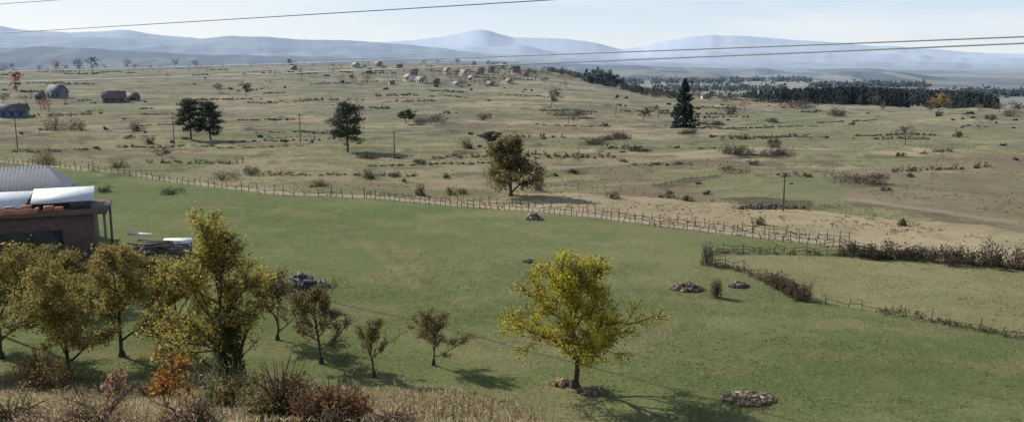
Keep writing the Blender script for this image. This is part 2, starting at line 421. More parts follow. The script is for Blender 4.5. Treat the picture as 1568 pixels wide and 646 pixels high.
tree('apple_tree',425,520,84,110,(.19,.17,.07),37,5500,.14,.15,(8,6,5),jit=.032)
tree('apple_tree',50,470,125,92,(.25,.21,.07),38,8500,.15,.1,(8,6,5),jit=.035)
tree('apple_tree',240,490,125,112,(.23,.195,.07),39,8500,.15,.1,(8,6,5),jit=.035)
tree('apple_tree',140,470,110,84,(.25,.205,.07),47,7000,.15,.1,(8,6,5),jit=.035)
tree('apple_tree',492,556,92,124,(.205,.175,.075),40,6500,.12,.2,(9,6,5),(1.0,.8,.7),up=.10,jit=.034,droop=.1)
tree('cherry_tree',573,577,58,103,(.20,.17,.075),41,2800,.10,.32,(8,5,4),up=.14,wob=.16,jit=.03)
tree('cherry_tree',664,559,84,92,(.21,.165,.075),42,7000,.09,.25,(10,6,5),(1.0,.75,.65),up=.12,jit=.034)
tree('oak_tree',782,300,76,90,(.245,.19,.085),51,11000,.34,.06,(14,7,5),(1.15,.8,.8),trunk_r=.3,jit=.06,col2=(.19,.155,.075),mix=.4,droop=.1,taperL=.7)
tree('bare_tree',249,247,30,26,(.10,.08,.06),52,350,.2,.2,(9,6,5),up=.12)
tree('bare_tree',377,152,22,26,(.13,.085,.06),53,700,.5,.25,(9,6,4))
tree('bare_tree',1386,222,30,30,(.15,.12,.09),54,450,.22,.2,(9,6,4))
tree('bare_tree',843,165,24,30,(.13,.10,.07),55,500,.4,.2,(9,6,4))
tree('bare_tree',337,142,18,14,(.12,.09,.07),58,300,.5,.2,(9,6,4))
tree('maple_tree',1438,175,27,31,(.38,.25,.08),56,1600,.5,.12,(9,6,4))
tree('walnut_tree',621,190,24,22,(.09,.10,.045),57,1300,.5,.15,(9,6,4))
tree('bare_tree',986,186,16,20,(.11,.09,.06),59,400,.4,.2,(9,6,4))
tree('walnut_tree',748,222,30,20,(.08,.075,.045),60,900,.4,.15,(9,6,4))

def pine(name,u,v,wpx,hpx,seed,clear=.25,col=(.035,.05,.025)):
    rng=np.random.default_rng(seed); p,s=G(u,v); Ht=hpx*s; W=wpx*s
    m=M(); zz=np.linspace(-.3,Ht*.96,9); pts=np.stack([rng.normal(0,.01*Ht,9).cumsum()*.4,zz*0,zz],-1); pts[0,:2]=0
    m.tube(pts+p,np.linspace(.028*Ht,.006*Ht,9),7,(.10,.07,.05),0)
    nb=26
    for i in range(nb):
        t=clear+(1-clear)*(i+rng.random())/nb; t=min(t,.99); th=i*2.4+rng.uniform(-.4,.4)
        prof=math.sin(math.pi*min(1,(t-clear)/(1-clear)*.72+.22))**.8
        L=W*.5*prof*rng.uniform(.6,1.1)
        a=np.array([np.interp(t*Ht,pts[:,2],pts[:,0]),0,t*Ht]); e=a+np.array([math.cos(th)*L,math.sin(th)*L,L*rng.uniform(.0,.3)])
        m.tube(np.array([a,(a+e)/2+[0,0,-.05*L],e])+p,[.008*Ht,.006*Ht,.003*Ht],4,(.09,.065,.05),0)
        for k in range(3):
            c=a+(e-a)*rng.uniform(.45,1.05)+rng.normal(0,.02*Ht,3); n=70
            q=c+rng.normal(size=(n,3))*np.array([W*.085,W*.085,Ht*.026])
            m.quads(leafq(q+p,np.full(n,.042*Ht),rng,1.8),vary(np.array(col)*rng.uniform(.75,1.4),n,rng,.25,.07),1)
    m.build(name,[BARK,LM],loc=tuple(p))
pine('pine_tree',293,214,40,60,61,.22,(.045,.06,.035)); pine('pine_tree',323,215,42,58,62,.18,(.045,.06,.035)); pine('pine_tree',532,233,60,73,63,.25,(.065,.068,.042))
def spruce_into(m,p,Ht,W,rng,nb=90,k=28,ls=.045,col=(.022,.04,.022)):
    m.tube(np.array([[0,0,-.3],[0,0,Ht*.5],[0,0,Ht]])+p,[.02*Ht,.012*Ht,.002*Ht],5,(.08,.06,.045),0)
    t=np.sort(rng.random(nb)**1.15)*.97+.03; th=np.arange(nb)*2.4+rng.uniform(-.4,.4,nb)
    L=W*.5*(1-t)**.75*rng.uniform(.7,1.15,nb)*np.where(t<.1,.8,1)
    f=rng.random((nb,k))**.7
    x=np.cos(th)[:,None]*L[:,None]*f; y=np.sin(th)[:,None]*L[:,None]*f
    z=t[:,None]*Ht-.18*L[:,None]*f
    q=np.stack([x,y,z],-1).reshape(-1,3)+rng.normal(0,.012*Ht,(nb*k,3))
    c=vary((1,1,1),nb,rng,.2,.05).repeat(k,0)*vary(col,nb*k,rng,.2,.05)
    m.quads(leafq(q+p,np.full(nb*k,ls*Ht),rng,1.8),c,1)
p,s=G(1047,196); m=M(); spruce_into(m,p,73*s,54*s,np.random.default_rng(5),140,40,.045,(.03,.045,.03)); m.build('spruce_tree',[BARK,LM],loc=tuple(p))

def clump(m,p,w,h,n,ls,col,rng,aspect=1.5,up=0,mi=0,depth=None,lump=5):
    """leafy / twiggy shrub : several overlapping lobes"""
    dw=w if depth is None else depth
    lc=np.stack([rng.uniform(-.32,.32,lump)*w,rng.uniform(-.32,.32,lump)*dw,rng.uniform(.0,.45,lump)*h],-1)
    lr=rng.uniform(.22,.5,lump); k=rng.integers(0,lump,n)
    d=norm(rng.normal(size=(n,3)))*(rng.random((n,1))**.45)
    q=lc[k]+d*np.stack([lr[k]*w*.6,lr[k]*dw*.6,lr[k]*h*1.1],-1); q[:,2]=np.abs(q[:,2])
    cc=vary(col,n,rng,.25,.07)*rng.uniform(.75,1.3,lump)[k][:,None]
    m.quads(leafq(q+p,np.full(n,ls),rng,aspect,up),cc,mi)
def shrub(name,u,v,wpx,hpx,col,seed,n=600,ls=None,twig=False,depth=None):
    rng=np.random.default_rng(seed); p,s=G(u,v); m=M(); ls=ls or max(.1,1.6*s)
    n=int(n*1.6)
    clump(m,p,wpx*s*1.15,hpx*s*1.3,n,ls*(1.5 if twig else 1),np.array(col)*.85,rng,2.6 if twig else 1.5,.7 if twig else 0,1,lump=7,depth=depth)
    for j in range(7):
        th=rng.uniform(0,6.28); e=np.array([math.cos(th)*wpx*s*.3,math.sin(th)*wpx*s*.3,hpx*s*.8])
        m.tube(np.array([[0,0,-.1],e*.5+[0,0,.1*hpx*s],e])+p,[.05,.03,.01],4,(.08,.06,.05),0)
    m.build(name,[BARK,LM],loc=tuple(p))
DK=(.075,.06,.04)
for i,a in enumerate([
 (72,250,42,27,(.21,.18,.08),900,False),(227,220,22,16,(.12,.11,.05),400,False),(208,202,30,20,(.10,.07,.045),500,False),
 (118,200,28,20,(.13,.09,.06),400,True),(184,256,22,15,(.13,.11,.05),350,False),(385,268,28,15,(.08,.08,.04),400,False),
 (340,276,46,17,(.12,.11,.06),500,False),(485,286,36,14,(.13,.12,.06),400,False),(560,273,34,18,(.13,.10,.055),500,True),
 (644,299,18,20,(.16,.11,.06),350,True),(715,228,28,16,(.10,.075,.05),400,True),(690,298,20,14,(.14,.13,.06),300,False),
 (1130,238,54,18,(.075,.055,.04),1000,True),(1183,226,26,17,(.055,.055,.035),500,False),(1187,240,54,15,(.10,.075,.05),900,True),
 (1315,281,84,18,(.12,.07,.05),1300,True),(905,221,70,14,DK,900,False),(940,214,60,12,(.10,.065,.045),800,True),
 (660,188,70,16,DK,900,False),(870,176,70,12,DK,700,True),(1215,165,62,12,(.13,.08,.055),700,True),(1280,178,30,16,(.12,.09,.06),400,True),
 (1180,187,20,8,DK,200,False),(1467,210,18,12,DK,250,False),(1120,175,24,20,(.10,.09,.06),300,True),(740,185,26,13,DK,300,False),
 (158,294,26,12,DK,300,False),(265,297,36,12,(.07,.06,.04),400,False),(825,292,24,12,DK,250,False),(938,304,24,12,(.15,.10,.06),200,True),
 (1160,344,20,14,(.16,.11,.06),250,True),(1082,404,30,36,(.16,.13,.09),600,True),(1097,455,26,32,(.15,.13,.08),550,True),
 (1140,213,26,9,DK,250,False),(1095,192,20,8,DK,200,False),(1380,240,16,8,DK,150,False),(85,200,34,32,(.20,.085,.06),500,True),
 (608,270,14,10,(.14,.11,.06),150,True),(705,297,24,10,(.12,.12,.05),200,False),(1548,178,26,14,(.17,.12,.07),300,True),
 (570,243,50,8,DK,400,True),(880,265,26,7,DK,250,False),(980,232,40,8,DK,350,True),(640,250,30,8,DK,250,False),(1060,205,44,8,DK,350,True)]):
    u,v,wp,hp,c,n,tw=a; shrub('shrub',u,v,wp,hp,c,200+i,n,None,tw)

m=M(); rng=np.random.default_rng(77)
def along(P,step,rng):
    P=np.asarray(P); seg=np.linalg.norm(np.diff(P[:,:2],axis=0),axis=1); cum=np.r_[0,np.cumsum(seg)]
    t=np.arange(0,cum[-1],step); t=t+rng.uniform(-.15,.15,len(t))*step
    x=np.interp(t,cum,P[:,0]); y=np.interp(t,cum,P[:,1]); return x,y
x,y=along(hedge,.55,rng)
for i in range(len(x)):
    hh=rng.uniform(1.9,3.1)*(.6+.7*vnoise(x[i]/4,0,3)); c=(.095,.07,.05) if rng.random()<.7 else (.07,.068,.04)
    clump(m,np.array([x[i],y[i]+rng.normal(0,.8),Z(x[i],y[i])]),2.6,hh,420,.2,c,rng,2.4,.6,0)
m.build('hedgerow',[LM])
m=M(); x,y=along(enc[:-1],.8,rng)
for i in range(len(x)):
    dens=vnoise(x[i]/5,y[i]/5,8)
    if dens<.45: continue
    c=(.12,.09,.06) if rng.random()<.6 else (.11,.10,.055)
    clump(m,np.array([x[i],y[i],Z(x[i],y[i])]),1.6,rng.uniform(.4,1.3)*dens*1.1,90,.2,c,rng,4,1.2,0)
x,y=along(line([(1182,434),(1205,447),(1232,462)]),.35,rng)
for i in range(len(x)): clump(m,np.array([x[i],y[i],Z(x[i],y[i])]),1.6,1.7,240,.2,(.13,.09,.06),rng,3,1.,0)
m.build('bramble_hedge',[LM])

# scattered scrub over the rough field : some singles, some drifts along the old terraces
m=M(); rng=np.random.default_rng(99); cnt=0
SC=[DK,(.13,.105,.06),(.10,.065,.045),(.15,.125,.075),(.08,.08,.045),DK]
while cnt<160:
    yy=rng.uniform(105,640)*rng.uniform(.7,1) ; aa=rng.uniform(-.62,.62); xx=aa*yy
    if yy<np.interp(xx,bx,by)+10: continue
    if vnoise(xx/25,yy/30,14)<rng.uniform(.3,.85): continue
    w_=rng.uniform(.6,1.6)+rng.exponential(1.0); h_=w_*rng.uniform(.35,.7); c=SC[rng.integers(0,6)]
    clump(m,np.array([xx,yy,Z(xx,yy)-.05]),w_,h_,int(50+40*w_),.16+yy*.0009,c,rng,1.6,.4,0,lump=4); cnt+=1
cnt=0
while cnt<105:
    yy=rng.uniform(125,640); xx=rng.uniform(-.6,.62)*yy
    if yy<np.interp(xx,bx,by)+14: continue
    Ls=rng.uniform(5,30); sl=rng.normal(.05,.22); c=SC[rng.integers(0,6)]; hb=rng.uniform(.35,1.5)
    for k in range(int(Ls/1.1)):
        if rng.random()<.2: continue
        x2=xx+k*1.1; y2=yy+sl*k*1.1+rng.normal(0,.5)
        clump(m,np.array([x2,y2,Z(x2,y2)-.05]),rng.uniform(1.4,2.6),hb*rng.uniform(.5,1.5),55,.18+yy*.0008,c,rng,1.8,.5,0,lump=3)
    cnt+=1
m.build('scattered_scrub',[LM])
m=M(); n=30000; yy=rng.uniform(44,330,n)**1.0; aa=rng.uniform(-.62,.62,n); xx=aa*yy
dn=fbm(xx/9,yy/7,33,3); beyond=yy>np.interp(xx,bx,by)
keep=(dn>np.where(beyond,.45,.66)); xx=xx[keep];yy=yy[keep];bb=beyond[keep];n=len(xx)
q=np.stack([xx,yy,H(xx,yy)+.05],-1); q=np.repeat(q,4,0)+rng.normal(0,.14,(4*n,3))*[1,1,.2]
cc=np.where(np.repeat(bb,4)[:,None],vary((.30,.25,.145),4*n,rng,.35,.06),vary((.22,.22,.095),4*n,rng,.2,.05))
m.quads(leafq(q,np.where(np.repeat(bb,4),.28,.16),rng,2.5,1.2),cc,0); m.build('grass_tussocks',[LM])

# foreground dry grass
m=M(); n=90000; xx=rng.uniform(-34,14,n); yy=rng.uniform(24,50,n); hz=H(xx,yy)
keep=(hz>.25+.6*vnoise(xx/2,yy/2,4))&(vnoise(xx*1.1,yy*1.1,6)>rng.uniform(0,.8,n)); xx=xx[keep];yy=yy[keep];hz=hz[keep];n=len(xx)
q=np.stack([xx,yy,hz+.12],-1)
cc=vary((.44,.36,.24),n,rng,.3,.06); k=rng.random(n)<.3; cc[k]=vary((.23,.21,.09),int(k.sum()),rng,.3,.06)
m.quads(leafq(q,np.full(n,.34),rng,9,1.6),cc,0); m.build('dry_grass',[LM])
m=M(); n=80000; yy=rng.uniform(42,80,n); xx=rng.uniform(-.6,.62,n)*yy
keep=fbm(xx/3,yy/2.5,18,3)>.48; xx=xx[keep];yy=yy[keep];n=len(xx)
cc=np.where((vnoise(xx/1.6,yy/1.3,71)>.7)[:,None],vary((.28,.25,.12),n,rng,.25,.06),vary((.18,.205,.078),n,rng,.25,.06))
q=np.stack([xx,yy,H(xx,yy)+.02],-1); m.quads(leafq(q,np.full(n,.13),rng,4,1.),cc,0); m.build('meadow_grass',[LM])
m=M(); rng=np.random.default_rng(131)
for (u,v) in [(700,640),(712,646),(640,640),(590,618),(745,650),(530,640),(330,640),(20,620),(120,630),(810,648),(672,652)]:
    p,s=G(u,v)
    for k in range(9):
        o=np.array([rng.normal(0,.6),rng.normal(0,.4),0]); hh=rng.uniform(.4,1.2); e=np.array([rng.normal(0,.15),rng.normal(0,.15),hh])
        m.tube(np.array([o,o+e*.5,o+e])+p,[.014,.010,.006],3,(.28,.22,.14),0)
        n=24; q=o+e*rng.uniform(.35,1.02,(n,1))+rng.normal(0,.08,(n,3)); m.quads(leafq(q+p,np.full(n,.09),rng,2,.5),vary((.3,.24,.14),n,rng,.3,.06),0)
m.build('dry_weeds',[LM])

def bush(name,u,v,wpx,hpx,col,seed,n,ls,twig=True,c2=None):
    rng=np.random.default_rng(seed); p,s=G(u,v); m=M(); w_=wpx*s; h_=hpx*s
    for j in range(26):
        th=rng.uniform(0,6.28); rr_=rng.uniform(.1,.5)*w_; e=np.array([math.cos(th)*rr_,math.sin(th)*rr_,h_*rng.uniform(.6,1.1)])
        P=np.array([[0,0,-.1],e*.45+[0,0,.15*h_],e]); P[1:]+=rng.normal(0,.05,(2,3))
        m.tube(P+p,[.03,.02,.006],4,(.13,.08,.06),0)
    clump(m,p,w_,h_,n,ls,col,rng,2,.5,1,lump=9)
    if c2 is not None: clump(m,p,w_,h_,n//2,ls,c2,rng,2,.5,1,lump=9)
    if twig: clump(m,p,w_*1.05,h_*1.1,n//3,ls*2.4,(.26,.19,.14),rng,14,1.5,1,lump=9)
    m.build(name,[BARK,LM],loc=tuple(p))
bush('bramble_bush',68,592,100,70,(.28,.18,.085),301,2400,.13,c2=(.23,.21,.075))
bush('bramble_bush',430,642,130,98,(.19,.115,.07),302,3600,.13,c2=(.16,.16,.06))
bush('bramble_bush',512,645,130,72,(.26,.14,.08),303,3600,.12,c2=(.20,.18,.08))
bush('green_bush',352,628,100,82,(.14,.16,.06),304,3200,.13,c2=(.29,.25,.095))
bush('dogwood_bush',150,652,180,54,(.33,.26,.175),305,2600,.1,c2=(.27,.2,.095))
bush('dogwood_bush',20,652,130,44,(.35,.28,.195),306,1900,.1,c2=(.25,.21,.1))
bush('dogwood_bush',290,655,110,50,(.31,.23,.15),307,1900,.1,c2=(.25,.2,.09))
bush('dogwood_bush',600,654,90,30,(.3,.24,.15),308,1100,.1)
bush('dogwood_bush',230,612,80,36,(.29,.23,.125),309,1300,.1,c2=(.21,.2,.08))
tree('orange_sapling',252,648,66,122,(.46,.20,.045),311,600,.10,.12,(8,5,3),up=.25,trunk_r=.03,bark=(.1,.06,.04),col2=(.42,.28,.08),jit=.05)
tree('rosehip_sapling',178,640,40,80,(.36,.22,.14),312,260,.1,.2,(7,5,3),up=.3,trunk_r=.025,bark=(.2,.14,.1),jit=.05)

# ------------------------------------------------------------------ distant tree masses
def mass_dec(m,p,h,w,col,rng,n=110):
    m.tube(np.array([[0,0,-.5],[0,0,h*.5]])+p,[.03*h,.015*h],4,(.08,.07,.06),0)
    lump=6; lc=np.stack([rng.uniform(-.25,.25,lump)*w,rng.uniform(-.25,.25,lump)*w,rng.uniform(.35,.8,lump)*h],-1)
    k=rng.integers(0,lump,n); d=norm(rng.normal(size=(n,3)))*rng.random((n,1))**.4
    q=lc[k]+d*np.array([w*.27,w*.27,h*.22]); m.quads(leafq(q+p,np.full(n,h*.10),rng,1.5),vary(col,n,rng,.2,.05)*rng.uniform(.75,1.3,lump)[k][:,None],1)
m=M(); rng=np.random.default_rng(400)
def wood(n,u0,u1,crest,tops,d0,d1,pd,dens=0.,dark=1.):
    for i in range(n):
        u=rng.uniform(u0,u1)
        if vnoise(u/22,3,9)<dens: continue
        vb=np.interp(u,*crest); p,s=G(u,vb)
        yy=p[1]+rng.uniform(d0,d1); xx=(u-CX)/F*yy; zz=Z(xx,yy)
        vt=np.interp(u,*tops)+rng.exponential(2.5)
        hh=CAMZ-(vt-95)/F*yy-zz
        hh=min(max(hh,2.5),17)
        c=np.array((.034,.050,.034))*rng.uniform(.7,1.5)*dark
        if rng.random()>pd: spruce_into(m,np.array([xx,yy,zz]),hh,max(hh*.5,4),rng,16,8,.15,c)
        else: mass_dec(m,np.array([xx,yy,zz]),hh,max(hh*.8,4),(.14,.11,.06),rng,80)
wood(700,1135,1525,([1125,1300,1520],[158,162,168]),([1135,1180,1300,1400,1500,1525],[139,135,132,136,141,149]),8,110,.05)
wood(150,1200,1480,([1125,1300,1520],[158,162,168]),([1135,1180,1300,1400,1500,1525],[139,135,132,136,141,149]),110,260,.05)
wood(380,838,1045,([838,900,940,1000,1075],[110,124,136,150,155]),([838,885,920,960,1000,1045],[102,109,116,126,134,141]),2,70,.2,.1)
wood(90,1040,1140,([1040,1140],[154,158]),([1040,1140],[144,144]),8,100,.4,.3)
m.build('distant_forest',[BARK,LM])
m=M()
TL=[(20,108,14,10,0),(86,112,16,20,1),(122,113,24,22,0),(142,111,22,24,0),(196,106,14,14,0),(207,106,8,8,0),(246,108,8,8,1),(269,104,12,13,0),(300,104,14,12,0),
 (447,106,13,17,0),(25,140,20,34,2),(25,138,12,20,2),(5,112,14,10,0),(540,127,14,16,0),(562,130,20,18,3),(575,118,10,10,3),(701,97,10,11,0),(725,104,12,12,3),(750,108,14,14,0),
 (763,116,24,20,0),(780,118,18,16,3),(797,122,18,16,0),(820,124,20,16,0),(700,118,14,12,0),(690,124,16,12,3),(745,124,20,12,4),(610,110,14,10,3),(590,108,12,8,0),(560,106,10,8,0),
 (40,158,26,20,3),(62,168,20,18,3),(5,160,20,18,0),(75,172,18,18,2),(100,158,22,12,3),(160,106,10,8,3),(230,106,8,7,0),(340,104,8,6,0),(385,103,8,6,3),(480,103,8,6,0),(510,104,10,8,3),(650,99,8,7,0),(670,98,7,6,3),
 (1087,155,18,22,0),(1140,170,22,16,2),(860,118,14,16,0),(875,124,16,18,3),(1530,172,22,18,3),(1553,174,22,22,3),(830,114,14,12,3),(845,116,12,12,0),(1350,170,14,14,3),(1425,172,14,14,3),(1500,172,16,12,4),
 (835,128,18,14,0),(810,116,14,12,0),(730,118,16,10,0),(655,110,12,9,0),(770,104,10,9,0),(8,104,20,10,0),(60,110,14,10,3),(100,109,12,10,0)]
CL=[(.045,.06,.035),(.34,.15,.06),(.30,.08,.05),(.13,.105,.055),(.30,.23,.08)]
for (u,v,wp,hp,k) in TL:
    p,s=GC(u,v); mass_dec(m,p,hp*s*1.1,wp*s*1.1,CL[k],rng,150)
for i in range(800):
    u=rng.choice([rng.uniform(-150,330),rng.uniform(400,870),rng.uniform(660,880),rng.uniform(520,880)]); v=rng.uniform(100,134)
    if u<400: v=rng.choice([rng.uniform(105,165),rng.uniform(102,112)])
    if vnoise(u/30,v/8,5)<.48: continue
    p,s=GC(u,v); hp=rng.uniform(3,10)
    mass_dec(m,p,hp*s,hp*s*rng.uniform(.8,1.6),CL[rng.choice([0,0,0,3,3,3,2])],rng,50)
m.build('distant_trees',[BARK,LM])
m=M()
for (u0,u1,v0,n) in [(900,1130,126,260),(1130,1240,124,90),(1240,1420,132,140),(1380,1568,146,120),(1000,1200,138,100)]:
    for i in range(n):
        u=rng.uniform(u0,u1); p,s=G(u,v0+rng.normal(0,1.5)); D_=p[1]
        if D_>4000: continue
        hh=rng.uniform(6,11); clump(m,p,hh*1.3,hh,26,hh*.3,np.array((.03,.045,.03))*rng.uniform(.8,1.6),rng,1.4,0,0,lump=3)
m.build('distant_woodland',[LM])

# ------------------------------------------------------------------ fences
def fence(name,P,step,hgt,col,seed,rails=2,off=0,gap=0.,r=.045):
    rng=np.random.default_rng(seed); x,y=along(P,step,rng); y=y+off; m=M(); prev=None
    for i in range(len(x)):
        z=Z(x[i],y[i]); ln=rng.normal(0,.11,2); h_=hgt*rng.uniform(.6,1.3)
        top=np.array([x[i]+ln[0],y[i]+ln[1],z+h_]); b=np.array([x[i],y[i],z-.25])
        c=np.array(col)*rng.uniform(.6,1.3)
        m.tube(np.array([b,top]),[r,r*.8],5,c,0)
        if prev is not None and rng.random()>gap:
            for k in range(rails):
                if rng.random()<.18: continue
                f=(.6,.9,.3)[k]
                a_=prev[0]+(prev[1]-prev[0])*f; b_=b+(top-b)*f+rng.normal(0,.07,3)
                m.tube(np.array([a_,b_]),[r*.7,r*.6],4,np.array(col)*rng.uniform(.6,1.3),0)
        prev=(b,top)
    m.build(name,[WOOD])
FC=(.085,.07,.056)
fence('wooden_fence',fenceA[:7],1.7,1.2,FC,1,rails=1,r=.06,gap=.3)
fence('wooden_fence',fenceA[6:],.8,.95,FC,21)
fb=fenceA[6:].copy(); fence('wooden_fence',fb,1.1,.9,FC,2,off=3.6,rails=1)
fence('wooden_fence',enc[:8],1.0,.9,FC,3)
fence('wooden_fence',enc[7:],1.5,.8,FC,4,rails=1,gap=.1,r=.035)
fence('wooden_fence',line([(840,288),(900,290),(960,294),(1010,303)]),2.2,.8,FC,5,gap=.2,rails=1)
fence('wooden_fence',line([(1000,288),(1040,280),(1105,268)]),1.8,.8,FC,6,rails=1)
fence('wooden_fence',line([(-40,190),(80,182),(160,170)]),3,1.1,FC,7)

# ------------------------------------------------------------------ power poles & lines
def pole(name,p,h,r=.13,arm=1.0):
    m=M(); p=np.asarray(p,float); m.tube(np.array([p+[0,0,-.5],p+[0,0,h*.5],p+[0,0,h]]),[r,r*.85,r*.65],8,(.12,.10,.085),0)
    m.box(p+[0,-.12,h-.35],(2*arm,.1,.12),.3,(.13,.11,.09),0)
    for k in (-.85,0,.85):
        q=p+[k*arm*math.cos(.3),-.12+k*arm*math.sin(.3),h-.29+(.35 if k==0 else 0)]
        m.tube(np.array([q,q+[0,0,.12],q+[0,0,.2]]),[.035,.06,.03],6,(.5,.5,.48),0)
    m.build(name,[WOOD],loc=tuple(p))
for (u,v,hp) in [(460,218,44),(604,238,38),(752,251,34),(1199,323,58),(267,223,44),(27,229,62),(870,190,22),(943,178,18),(1008,180,16)]:
    p,s=G(u,v); pole('utility_pole',p,hp*s,max(.12,.6*s),.5)
def P3(u,v,d): return np.array([(u-CX)/F*d*.99,d,CAMZ+(95-v)/F*d*.975])
def wire(name,A,B,t0,t1,sag,r=.016,col=(.16,.16,.17)):
    t=np.linspace(t0,t1,60); P=A+(B-A)*t[:,None]; k=(t-t0)/(t1-t0); P[:,2]-=sag*4*k*(1-k)-0
    m=M(); m.tube(P,r,5,col,0); m.build(name,[METAL]); return P[0],P[-1]
ends=[]
for (va,vb) in [(55,114),(65,130)]:
    ends.append(wire('power_line',P3(1568,va-9,36),P3(0,vb-8,100),-.35,1.35,.42,.034,(.5,.5,.5)))
e2=[wire('power_line',P3(0,51,60),P3(885,-4,42),-.3,3.0,.10,.024),wire('power_line',P3(0,8,52),P3(140,-2,50),-1.5,13,.05,.02)]
for k in (0,1):
    q=(ends[0][k]+ends[1][k])/2; z=Z(q[0],q[1]); pole('power_line_pole',(q[0],q[1],z),q[2]-z+.25,.16)
    for e in e2:
        q=e[k]; z=Z(q[0],q[1]); pole('power_line_pole',(q[0],q[1],z),max(q[2]-z,2)+.25,.16)

# ------------------------------------------------------------------ stone piles
def rocks(name,u,v,wpx,hpx,seed,n=140,col=(.26,.245,.22),dep=.7,sc=1.,slab=.7):
    rng=np.random.default_rng(seed); p,s=G(u,v); m=M(); W=wpx*s; Hh=hpx*s
    base=np.array([(-1,-1,-1),(1,-1,-1),(1,1,-1),(-1,1,-1),(-1,-1,1),(1,-1,1),(1,1,1),(-1,1,1)],float)
    for i in range(n):
        r=rng.random()**.6; th=rng.uniform(0,6.28); x=math.cos(th)*r*W/2; y=math.sin(th)*r*W/2*dep
        z=Hh*(1-r**1.2)*rng.uniform(.2,1)*(.5+vnoise(x*1.2+seed,y*1.2,seed))
        R=np.array(Matrix.Rotation(rng.uniform(0,6.28),3,Vector(rng.normal(size=3)*[.5,.5,1]).normalized()))
        sz=rng.uniform(.07,.2)*sc*np.array([1.4,1,slab])
        V=(base*(1+rng.normal(0,.18,(8,3))))*sz@R+p+[x,y,z]
        m.raw(V,[(0,3,2,1),(4,5,6,7),(0,1,5,4),(1,2,6,5),(2,3,7,6),(3,0,4,7)],np.array(col)*rng.uniform(.5,1.4))
    n=int(wpx*6); th=rng.uniform(0,6.28,n); r=rng.uniform(.3,1.15,n)
    q=np.stack([np.cos(th)*r*W/2,np.sin(th)*r*W/2*dep,.06+Hh*.5*(1-r).clip(0,1)],-1)+p
    m.quads(leafq(q,np.full(n,.3),rng,5,1.4),vary((.2,.17,.09),n,rng,.3,.06),1)
    m.build(name,[STONE,LM],loc=tuple(p))
rocks('stone_pile',1050,442,50,9,1,190,(.18,.14,.105),.8,.85); rocks('stone_pile',1130,438,30,5,2,80,(.17,.135,.10),.8,.85); rocks('stone_pile',1144,611,76,6,3,260,(.28,.225,.16),sc=.7)
rocks('stone_pile',817,336,24,9,4,60,(.22,.2,.17)); rocks('stone_pile',810,401,20,3,5,30,(.12,.10,.08),sc=.8); rocks('stone_pile',905,600,38,5,6,80,(.2,.165,.13),sc=.8)
rocks('stone_pile',858,588,30,4,7,60,(.27,.19,.12),sc=.7)
rocks('rock_scree',1180,318,120,3,9,90,(.10,.085,.06),.3)
rocks('rubble_heap',462,440,76,15,17,380,(.19,.175,.16),.8,1.5,.25)
rocks('rubble_heap',438,446,60,18,18,220,(.13,.12,.105),.8,1.5,.35)
p,s=G(466,476); m=M()
rng=np.random.default_rng(31)
for r_ in range(8):
    wv=32*s*(1-.055*r_); nb=5
    for k in range(nb):
        m.box(p+[-wv/2+wv*(k+.5)/nb+rng.normal(0,.03)+.05*r_,.25+.06*r_+rng.normal(0,.04),.13+.27*r_],(wv/nb*.97,.55,.25),rng.normal(0,.05),np.array((.075,.073,.075))*rng.uniform(.6,1.4),0)
m.build('dry_stone_wall',[STONE],loc=tuple(p))

p,s=G(1381,345); m=M(); m.tube(np.array([[0,0,-.1],[0,0,.35],[0,0,.6],[0,0,.8]])+p,[.42,.46,.3,.03],12,(.10,.075,.04),0)
rng=np.random.default_rng(8); n=300; th=rng.uniform(0,6.28,n); z=rng.random(n)*.75; r=.48*(1-(z/.85)**2)
m.quads(leafq(np.stack([np.cos(th)*r,np.sin(th)*r,z],-1)+p,np.full(n,.22),rng,5,0),vary((.12,.09,.05),n,rng),0); m.build('haystack',[HAYM],loc=tuple(p))

# ------------------------------------------------------------------ farm building (left)
E=bpy.data.objects.new('brick_farm_house',None); bpy.context.scene.collection.objects.link(E)
p,s=G(146,399); S=s
E.location=tuple(p); E.rotation_euler[2]=.36
def part(name,fn,mats,smooth=False):
    m=M(); fn(m); ob=m.build(name,mats,smooth=smooth); ob.parent=E; return ob
u2=lambda u:(u-150)*S
px=S
zt=72*px
def walls(m):
    m.box(((u2(-150)+u2(148))/2,3.9,zt/2-.3),(u2(148)-u2(-150),7.8,zt+.6),0,(.2,.12,.1))
part('lower_walls',walls,[BRD])
def slab(m):
    m.box(((u2(-155)+u2(171))/2,3.9,zt+.11),(u2(171)-u2(-155),8.4,.2),0,(.15,.10,.08))
    m.box((u2(167),.1,zt/2-.1),(.22,.22,zt+.2),0,(.2,.19,.18)); m.box((u2(167),7.6,zt/2-.1),(.22,.22,zt+.2),0,(.2,.19,.18))
part('floor_slab',slab,[PLAS])
def para(m):
    m.box((u2(10),.2,zt+.22+.25),(u2(75)-u2(-55),.25,.5),0,(.5,.2,.1))
    m.box((u2(75)-.12,1.75,zt+.22+.18),(.25,2.7,.36),0,(.5,.2,.1))
    for uu,h_ in ((-20,.75),(12,.8),(38,.65),(60,.7),(90,.55),(103,.4)): m.box((u2(uu),1.3,zt+.22+h_/2),(.8,.5,h_),.2,(.5,.2,.1))
part('clay_block_walls',para,[BRO])
def upper(m):
    m.box(((u2(-150)+u2(144))/2,5.4,zt+.22+.3),(u2(144)-u2(-150),4.0,.6),0,(.08,.075,.08))
part('upper_walls',upper,[PLAS])
